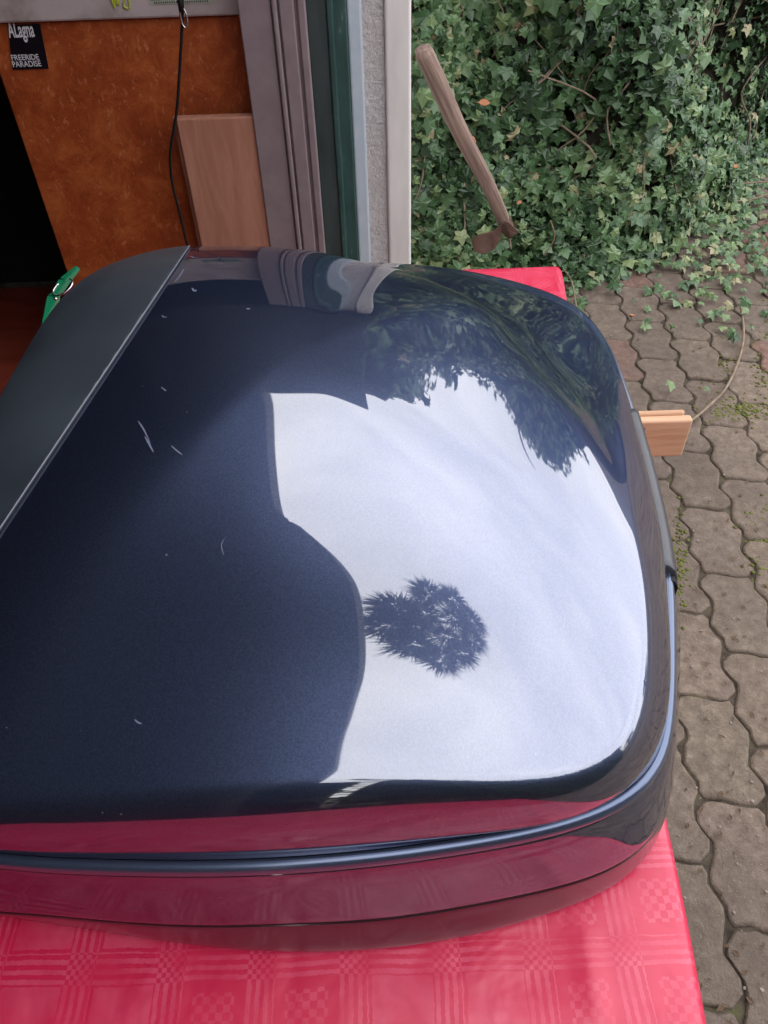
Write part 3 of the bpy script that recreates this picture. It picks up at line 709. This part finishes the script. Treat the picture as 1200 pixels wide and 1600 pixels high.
LZ = [0, -.03, -.14, .02, -.16, .03, -.20, .03, -.16, .02, -.14, -.03]
def leaves(spec, name, mat, shape=LEAF, lz=LZ, center=(0, .34, .06)):
    """spec: list of (pos, normal, down, size, tone)"""
    n = len(shape); V_ = np.zeros((len(spec)*(n+1), 3)); F_ = []; T_ = np.zeros((len(spec), 3), np.float32)
    sh_ = np.array([(x, y, z) for (x, y), z in zip(shape, lz)]+[center])
    for i, (p, nn_, dn, sz, tone) in enumerate(spec):
        nn_ = nn_.normalized(); d = (dn-nn_*dn.dot(nn_))
        if d.length < 1e-4: d = nn_.orthogonal()
        d.normalize(); s_ = nn_.cross(d)
        ax = .82+.36*((i*7919) % 101)/101; cv = .4+1.3*((i*104729) % 97)/97; B = np.array([list(s_*ax), list(d), list(nn_*cv)])
        V_[i*(n+1):(i+1)*(n+1)] = sh_*sz @ B + np.array(p)
        b0 = i*(n+1)
        for k in range(n): F_.append((b0+k, b0+(k+1) % n, b0+n))
        T_[i] = tone
    o = mesh(name, V_, F_, mat)
    add_tone(o.data, np.repeat(T_, n*3, axis=0)); return o
def noise2(x, y): return .5+.25*math.sin(x*3.1+1.7*math.sin(y*2.3))+.25*math.sin(y*4.7+1.3*math.sin(x*3.7))
r = random.Random(11); spec = []
def ivy_leaf(p, nrm, sz):
    nn_ = nrm+Vector((r.gauss(0, .38), r.gauss(0, .38), .35+r.gauss(0, .35)))
    dn = Vector((r.gauss(0, .55), r.gauss(0, .35), -1))
    tone = min(.92, max(0, .40+.40*(noise2(p.x*2, p.z*2)-.5)+.10*(1-p.z)+r.gauss(0, .20)))
    if r.random() < .015: tone = 1.0
    spec.append((p, nn_, dn, sz, tone))
for _ in range(25500):
    s = r.uniform(.0, .90); t_ = r.random()**1.15*.62
    p, n_ = bank(s, t_)
    off = r.gauss(.035, .03)+.03*math.sin(p.x*11+p.z*9)
    ivy_leaf(p+n_*off, n_, (.017+.034*r.random()**1.3)*(1 if r.random() < .85 else 1.25))
for _ in range(5200):
    s = r.uniform(0, 1); t_ = r.uniform(.5, 1.03); p, n_ = bank(s, t_)
    ivy_leaf(p+n_*r.gauss(.04, .05), n_, r.uniform(.06, .11))
# creeping ivy on the ground in front of the bank
for _ in range(3600):
    s = r.uniform(0, .9); p, n_ = bank(s, 0); d = abs(r.gauss(0, .17))
    thin = .55+.45*math.sin(p.x*9+d*14)
    if r.random() > (1-d/.55) or (d > .10 and r.random() > thin): continue
    q = p+n_*(d-.08); q.z = abs(r.gauss(.035, .03))*max(.25, 1-d*2.5)+.008
    nn_ = Vector((r.gauss(0, .35), r.gauss(-.35, .3), 1)); dn = Vector((r.gauss(0, .8), -1+r.gauss(0, .5), 0))
    spec.append((q, nn_, dn, r.uniform(.02, .042), min(.95, max(.1, .55+r.gauss(0, .2)))))
for _ in range(330):                        # scattered sprigs over the pavers at the right
    p = P(r.gauss(1130, 60), r.gauss(375, 75), .015)
    if p[0] < .2: continue
    nn_ = Vector((r.gauss(0, .35), r.gauss(-.3, .3), 1)); dn = Vector((r.gauss(0, .8), -1+r.gauss(0, .5), 0))
    spec.append((Vector(p)+Vector((0, 0, abs(r.gauss(0, .015)))), nn_, dn, r.uniform(.016, .036), min(.98, max(.2, .68+r.gauss(0, .2)))))
iv = leaves(spec, 'ivy', mIvy); tag(iv, 'dense green ivy covering the bank and creeping over the paving', 'ivy', kind='stuff')

# dry fallen leaves, each one countable
def fallen(px, py, z, sz, label, Y=None, ang=0):
    p = Vector(PY(px, py, Y)) if Y else Vector(P(px, py, z))
    nn_ = Vector((.15, -.7, .75)) if Y else Vector((.2, -.2, 1))
    o = leaves([(p, nn_, Vector((math.cos(ang), math.sin(ang), -.4)), sz, (.5, .5, .5))], 'fallen_leaf', mDryLeaf, [(0, -.25), (.05, 0), (.26, .18), (.36, .45), (.22, .75), (.02, 1), (-.20, .78), (-.38, .5), (-.30, .2), (-.05, 0)], [0, 0, .10, .16, .10, -.12, .08, .18, .12, 0], (0, .45, -.02))
    o.modifiers.new('s', 'SOLIDIFY').thickness = .0008
    tag(o, label, 'leaf', 'dry leaves caught in the ivy')
fallen(748, 160, 0, .034, 'dry orange leaf caught in the ivy to the right of the tool handle', 2.30, .4)
fallen(742, 228, 0, .040, 'dry orange leaf stuck behind the middle of the tool handle', 2.17, 2)
fallen(808, 318, 0, .018, 'tiny red leaf in the ivy just above the lower end of the tool handle', 2.24, 1)
fallen(990, 402, .04, .032, 'orange-brown leaf lying where the ivy meets the paving', None, 3)
fallen(1148, 262, .10, .034, 'dry pink-brown leaf at the far right edge of the ivy', None, 1)
fallen(1058, 336, .05, .026, 'small orange leaf low in the thin ivy over the pavers', None, 2)
fallen(855, 2, 0, .040, 'orange leaf at the very top of the ivy bank', 2.42, 0)
fallen(984, 492, .004, .018, 'pale tan leaf scrap on the pavers beside the table corner', None, 0)

# old hand tool leaning in the ivy
tool = empty('garden_tool', tuple(PY(790, 355, 2.14)), 'old hoe with weathered wooden handle leaning in the ivy beside the wall corner', 'garden tool')
a = Vector(PY(659, 78, 1.98)); b_ = Vector(PY(790, 350, 2.12)); n_ = 44; Lh = (b_-a).length; bm = bmesh.new(); rings = []; rr = random.Random(9); NR = 16
for k in range(n_+1):
    q = k/n_; R0 = .0235-.0035*q; R0 *= .86 if k == 0 else 1
    rings.append([bm.verts.new((math.cos(2*math.pi*m/NR)*R0*(1.0+.10*math.cos(4*math.pi*m/NR+.6)+.05*math.sin(m*2.3+q*3)+rr.gauss(0, .018))+.0025*math.sin(q*7), math.sin(2*math.pi*m/NR)*R0*(.92+.05*math.sin(m*3.1-q*4)+rr.gauss(0, .018))+.002*math.sin(q*9+1), q*Lh)) for m in range(NR)])
for k in range(n_):
    for m in range(NR): bm.faces.new((rings[k][m], rings[k][(m+1) % NR], rings[k+1][(m+1) % NR], rings[k+1][m]))
bm.faces.new(rings[0][::-1]); bm.faces.new(rings[-1])
hl = bmobj('handle', bm, mTool, tool, True); hl.rotation_euler = (b_-a).to_track_quat('Z', 'Y').to_euler(); hl.location = a
hd = (b_-a).normalized(); bm = bmesh.new(); bm_tube(bm, [b_-hd*.02, b_+hd*.035, b_+hd*.05], [.0205, .018, .008], 12); bmobj('socket', bm, mRust, tool, True)
def plate(name, pp, Y, th, bend):
    bm = bmesh.new(); v0 = [bm.verts.new(Vector(PY(x, y, Y+bend*i))) for i, (x, y) in enumerate(pp)]
    v1 = [bm.verts.new(v.co+Vector((0, th, 0))) for v in v0]; n = len(pp)
    bm.faces.new(v0); bm.faces.new(v1[::-1])
    for i in range(n): bm.faces.new((v0[i], v1[i], v1[(i+1) % n], v0[(i+1) % n]))
    bmesh.ops.recalc_face_normals(bm, faces=bm.faces); bmesh.ops.triangulate(bm, faces=[f for f in bm.faces if len(f.verts) > 4])
    bmobj(name, bm, mRust, tool)
plate('blade', [(783, 352), (770, 362), (748, 368), (736, 374), (740, 392), (754, 398), (772, 390), (783, 374)], 2.06, .004, .002)
plate('tang', [(785, 345), (795, 348), (812, 364), (806, 365), (792, 356)], 2.08, .004, .001)

# dry stems on the ground
def stem(pp, z, rad, label):
    pts = curve([Vector(P(x, y, zz)) for (x, y), zz in zip(pp, z)], 8)
    bm = bmesh.new(); bm_tube(bm, pts, rad, 7); o = bmobj('dry_stem', bm, mStem, None, True); tag(o, label, 'stem', 'dry ivy stems on the paving')
stem([(1158, 478), (1162, 520), (1155, 560), (1135, 605), (1110, 632), (1084, 654), (1060, 668)], [.03, .02, .012, .012, .015, .02, .02], .0035, 'bare brown stem curving over the pavers towards the batten end')
stem([(1210, 300), (1180, 310), (1150, 315), (1120, 303), (1100, 310)], [.04, .03, .03, .03, .02], .0036, 'pale bent stem lying on the pavers at the right picture edge')
stem([(1095, 313), (1125, 297), (1160, 287), (1210, 284)], [.02, .05, .07, .08], .003, 'straight pale stem above the bent one at the right picture edge')
stem([(880, 420), (893, 440), (900, 475), (905, 500)], [.12, .06, .02, .01], .0024, 'thin twig hanging from the ivy beside the table corner')
stem([(860, 345), (866, 372), (850, 400)], [.25, .18, .12], .0024, 'short yellowish twig in the ivy right of the hoe blade')

# moss tufts
bm = bmesh.new(); r = random.Random(21)
for _ in range(700):
    c_ = r.choice([(1160, 640, 26, 9), (1150, 640, 40, 10), (1120, 565, 20, 20), (1196, 560, 12, 40), (1060, 880, 8, 40), (1190, 850, 14, 30)])
    p = P(r.gauss(c_[0], c_[2]), r.gauss(c_[1], c_[3]), .0)
    if p[0] < .2: continue
    rr_ = r.uniform(.0015, .0045)
    q = bmesh.ops.create_icosphere(bm, subdivisions=1, radius=rr_)
    for v in q['verts']: v.co = Vector((v.co.x*(1+r.random()*.4), v.co.y*(1+r.random()*.4), v.co.z*.35))+Vector(p)
o = bmobj('moss', bm, mMoss, None, True); tag(o, 'yellow-green moss in the paver joints', 'moss', kind='stuff')
# grit
bm = bmesh.new()
for _ in range(230):
    p = P(r.uniform(930, 1215), r.uniform(470, 1620), .0015)
    if p[0] < .12: continue
    q = bmesh.ops.create_icosphere(bm, subdivisions=1, radius=.0007+.0024*r.random()**3)
    for v in q['verts']: v.co = Vector((v.co.x*(.7+r.random()*.6), v.co.y*(.7+r.random()*.6), v.co.z*.6))+Vector(p)
mGrit = simple('pale_grit', (.16, .13, .11), (.38, .34, .30), 90, .8, 0)
for _ in range(260):                        # crumbs of leaf and bark
    p = P(r.uniform(930, 1215), r.uniform(450, 1620)**1.0, .003)
    if p[0] < .12: continue
    a_ = r.uniform(0, 6.28); L_ = r.uniform(.002, .008); c_, s_ = math.cos(a_), math.sin(a_); w_ = L_*r.uniform(.25, .6)
    vv = [bm.verts.new((p[0]+c_*x-s_*y, p[1]+s_*x+c_*y, .004+z_)) for x, y, z_ in ((-L_, 0, 0), (0, -w_, .0015), (L_, 0, 0), (0, w_, .001))]
    f_ = bm.faces.new(vv); f_.material_index = 1
o = bmobj('grit', bm, mGrit); o.data.materials.append(simple('leaf_crumbs', (.07, .04, .022), (.16, .10, .06), 60, .8, 0)); tag(o, 'small pale grit and brown crumbs scattered on the pavers', 'grit', kind='stuff')

# ------------------------------------------------------------------ trees around (they show as reflections in the lid)
SQ = [(0, 0), (.3, .35), (0, 1), (-.3, .35)]
def tree(x, y, h_, cr_, n, seed, label, lsz=.28):
    e = empty('tree', (x, y, 0), label, 'tree', 'trees around the driveway'); rr = random.Random(seed)
    bm = bmesh.new(); top = Vector((x, y, h_*.8))
    bm_tube(bm, curve([(x, y, 0), (x+rr.gauss(0, .1), y, h_*.3), tuple(top)], 6), [.16*(1-.8*k/12) for k in range(13)], 9)
    sub = []
    for k in range(9):
        a = rr.uniform(0, 6.28); z0 = h_*rr.uniform(.3, .7); q = Vector((x+math.cos(a)*cr_*.75, y+math.sin(a)*cr_*.75, z0+h_*rr.uniform(.1, .25))); sub.append(q)
        bm_tube(bm, curve([(x, y, z0), tuple((Vector((x, y, z0))+q)/2+Vector((0, 0, .15))), tuple(q)], 5), [.06*(1-.08*m) for m in range(11)], 6)
    bmobj('trunk', bm, mBark, e, True)
    sp_ = []; cl = [q for q in sub]+[Vector((x+rr.gauss(0, cr_*.5), y+rr.gauss(0, cr_*.5), h_*rr.uniform(.35, .98))) for _ in range(26)]
    for _ in range(n):
        c_ = rr.choice(cl); d = Vector((rr.gauss(0, 1), rr.gauss(0, 1), rr.gauss(0, .8))).normalized()*cr_*.36*rr.random()**.4
        sp_.append((c_+d, Vector((rr.gauss(0, 1), rr.gauss(0, 1), rr.gauss(.4, 1))), Vector((rr.gauss(0, 1), rr.gauss(0, 1), -1)), lsz*rr.uniform(.5, 1.1), min(1, max(0, .5+rr.gauss(0, .25)))))
    leaves(sp_, 'crown', mTreeLeaf, SQ, [0, .04, 0, .04], (0, .4, -.03)).parent = e
    e.children[-1].matrix_parent_inverse = Matrix.Translation((-x, -y, 0))
TREES = [(-1.2, 6.6, 4.3, 1.7, 'bushy tree behind the garage corner'), (1.6, 6.9, 5.0, 2.0, 'bushy tree straight behind the ivy bank'), (4.2, 7.8, 4.5, 2.0, 'broad tree behind the right end of the ivy'), (9.5, 2.0, 3.0, 1.6, 'tree across the driveway opposite the garage'), (9.5, -2.2, 3.2, 1.6, 'tree across the driveway, nearer the street'), (5.5, -6.5, 4.6, 2.0, 'tree behind the viewer on the right'), (1.5, -7.5, 4.4, 2.0, 'tree straight behind the viewer')]
for i, (x, y, h_, c_, lb) in enumerate(TREES): tree(x, y, h_, c_, 2600, 50+i, lb)

# ivy stems, then a leafy screen added behind the viewer to darken reflections
r = random.Random(41); bm = bmesh.new()
for _ in range(46):
    s0 = r.uniform(0, .8); t0 = r.uniform(0, .25); pts = []
    for k in range(7):
        p, n_ = bank(min(.95, s0+.012*k*r.uniform(-.6, 1)), t0+.035*k); pts.append(p+n_*(.045+r.gauss(0, .012)))
    bm_tube(bm, curve(pts, 4), r.uniform(.0015, .0035), 6)
o = bmobj('ivy_stems', bm, mStem, None, True); tag(o, 'thin brown stems climbing through the ivy', 'stems', kind='stuff')
reflection_screen = empty('reflection_screen', (1.2, -1.8, 0), 'dark leafy screen added behind the viewer to darken the case reflections', 'reflection_screen')
rr = random.Random(77); sp_ = []
for _ in range(6500):
    x = rr.uniform(-.3, 4.4); z = rr.uniform(0, 2.35); y = -1.5+rr.gauss(0, .05)+.05*math.sin(x*7+z*5)
    if rr.random() < .18: y = rr.uniform(-2.2, -1.5); z = 2.32+rr.gauss(0, .04)
    sp_.append((Vector((x, y, z)), Vector((rr.gauss(0, .6), 1, .5+rr.gauss(0, .6))), Vector((rr.gauss(0, 1), 0, -1)), rr.uniform(.06, .11), min(1, max(0, .4+rr.gauss(0, .2)))))
o = leaves(sp_, 'foliage', mTreeLeaf, SQ, [0, .04, 0, .04], (0, .4, -.03)); o.parent = reflection_screen; o.matrix_parent_inverse = Matrix.Translation((-1.2, 1.8, 0))
bm = bmesh.new(); bm_box(bm, (-.25, -2.15, 0), (4.35, -1.56, 2.28), .08, 3); bmobj('core', bm, mSoil, reflection_screen)
# tall pine behind the garage whose bough hangs out over the driveway
pine = empty('pine_tree', (-5.6, .6, 0), 'tall pine whose needle tuft reaches over the driveway', 'pine tree')
bm = bmesh.new(); bm_tube(bm, curve([(-5.6, .6, 0), (-5.5, .55, 4), (-5.2, .5, 8.5), (-5.1, .5, 11)], 6), [.22*(1-.7*k/18) for k in range(19)], 10)
bm_tube(bm, curve([(-5.25, .5, 7.6), (-3, .35, 8.0), (-1.0, .2, 7.95), (.55, .25, 8.1)], 6), [.09*(1-.75*k/18) for k in range(19)], 8)
bmobj('trunk', bm, mBark, pine, True)
V_, F_, T_ = [], [], []
def needles(c_, R0, n):
    for _ in range(n):
        d = Vector((rr.gauss(0, 1), rr.gauss(0, 1), rr.gauss(0, .7))).normalized(); b0 = Vector(c_)+d*R0*rr.random()**.5*.72
        tip = b0+(d+Vector((rr.gauss(0, .25), rr.gauss(0, .25), rr.gauss(0, .25)))).normalized()*rr.uniform(.18, .34); sd_ = d.cross(Vector((rr.gauss(0, 1), rr.gauss(0, 1), rr.gauss(0, 1)))).normalized()*.016
        q = len(V_); V_.extend([b0-sd_, b0+sd_, tip]); F_.append((q, q+1, q+2)); T_.append(rr.random())
for c_, R0, n in (((-.30, .50, 8.1), .36, 520), ((-.42, .05, 8.0), .36, 520), ((-.20, -.40, 8.0), .38, 560), ((.20, -.72, 8.0), .36, 480), ((.62, -.48, 8.0), .34, 420), ((1.02, -.05, 8.1), .36, 480), ((1.18, .48, 8.1), .38, 520),
                  ((.85, .95, 8.1), .36, 460), ((.30, .95, 8.1), .36, 460), ((.10, .42, 8.1), .34, 420), ((.42, -.12, 8.1), .30, 330), ((.72, .42, 8.1), .30, 300), ((-.05, .02, 8.1), .26, 260),
                  ((-5.1, .5, 10.6), 1.3, 2500), ((-4.4, 1.2, 9.3), 1.2, 2000), ((-6.0, 0, 9.3), 1.2, 2000), ((-5.0, -.6, 8.4), 1.1, 1500)):
    needles(c_, R0, n)
o = mesh('needles', V_, F_, mPine); add_tone(o.data, np.repeat(np.array(T_, np.float32)[:, None], 3, axis=0)); o.parent = pine; o.matrix_parent_inverse = Matrix.Translation((5.6, -.6, 0))

# scratches and specks worn into the lid
from mathutils.bvhtree import BVHTree
bv = BVHTree.FromPolygons([v.co + Vector((0, 0, 0)) for v in lid.data.vertices], [p.vertices[:] for p in lid.data.polygons])
def on_lid(px, py):
    o_ = Vector(CC); d = Vector(CR @ np.array([(px-600)/CF, (800-py)/CF, -1.])).normalized()
    h, n_, i, _ = bv.ray_cast(o_, d); return (h+n_*.00015, n_) if h else None
def scratch(pp, w):
    c_ = [on_lid(*p) for p in pp]; c_ = [q for q in c_ if q]
    if len(c_) < 2: return
    pts = curve([q[0] for q in c_], 4); nn_ = c_[0][1]; bm = bmesh.new(); prev = None
    for i, p in enumerate(pts):
        t_ = (pts[min(i+1, len(pts)-1)]-pts[max(i-1, 0)]).normalized(); sd_ = t_.cross(nn_).normalized()*w*math.sin(math.pi*(i+.3)/(len(pts)-.4))**.5*.5
        a_, b_ = bm.verts.new(p-sd_), bm.verts.new(p+sd_)
        if prev: bm.faces.new((prev[0], a_, b_, prev[1]))
        prev = (a_, b_)
    o = bmobj('scratch', bm, mScratch, lid); o.matrix_parent_inverse = Matrix()
for pp, w in (([(216, 658), (224, 670), (231, 684)], .0010), ([(226, 682), (233, 694), (240, 707)], .0011), ([(222, 668), (230, 682), (236, 698)], .0007), ([(268, 697), (276, 704), (285, 711)], .0009),
              ([(352, 840), (346, 852), (350, 868)], .0006), ([(300, 450), (304, 455), (307, 453)], .0018), ([(287, 420), (282, 430), (273, 441)], .0016), ([(253, 493), (257, 496), (261, 495)], .0010),
              ([(252, 605), (257, 609), (260, 611)], .0008), ([(385, 482), (388, 483), (391, 482)], .0016), ([(210, 1124), (216, 1129), (222, 1131)], .0008), ([(660, 607), (666, 614), (668, 617)], .0007), ([(298, 400), (303, 403), (309, 402)], .0014)):
    scratch(pp, w)
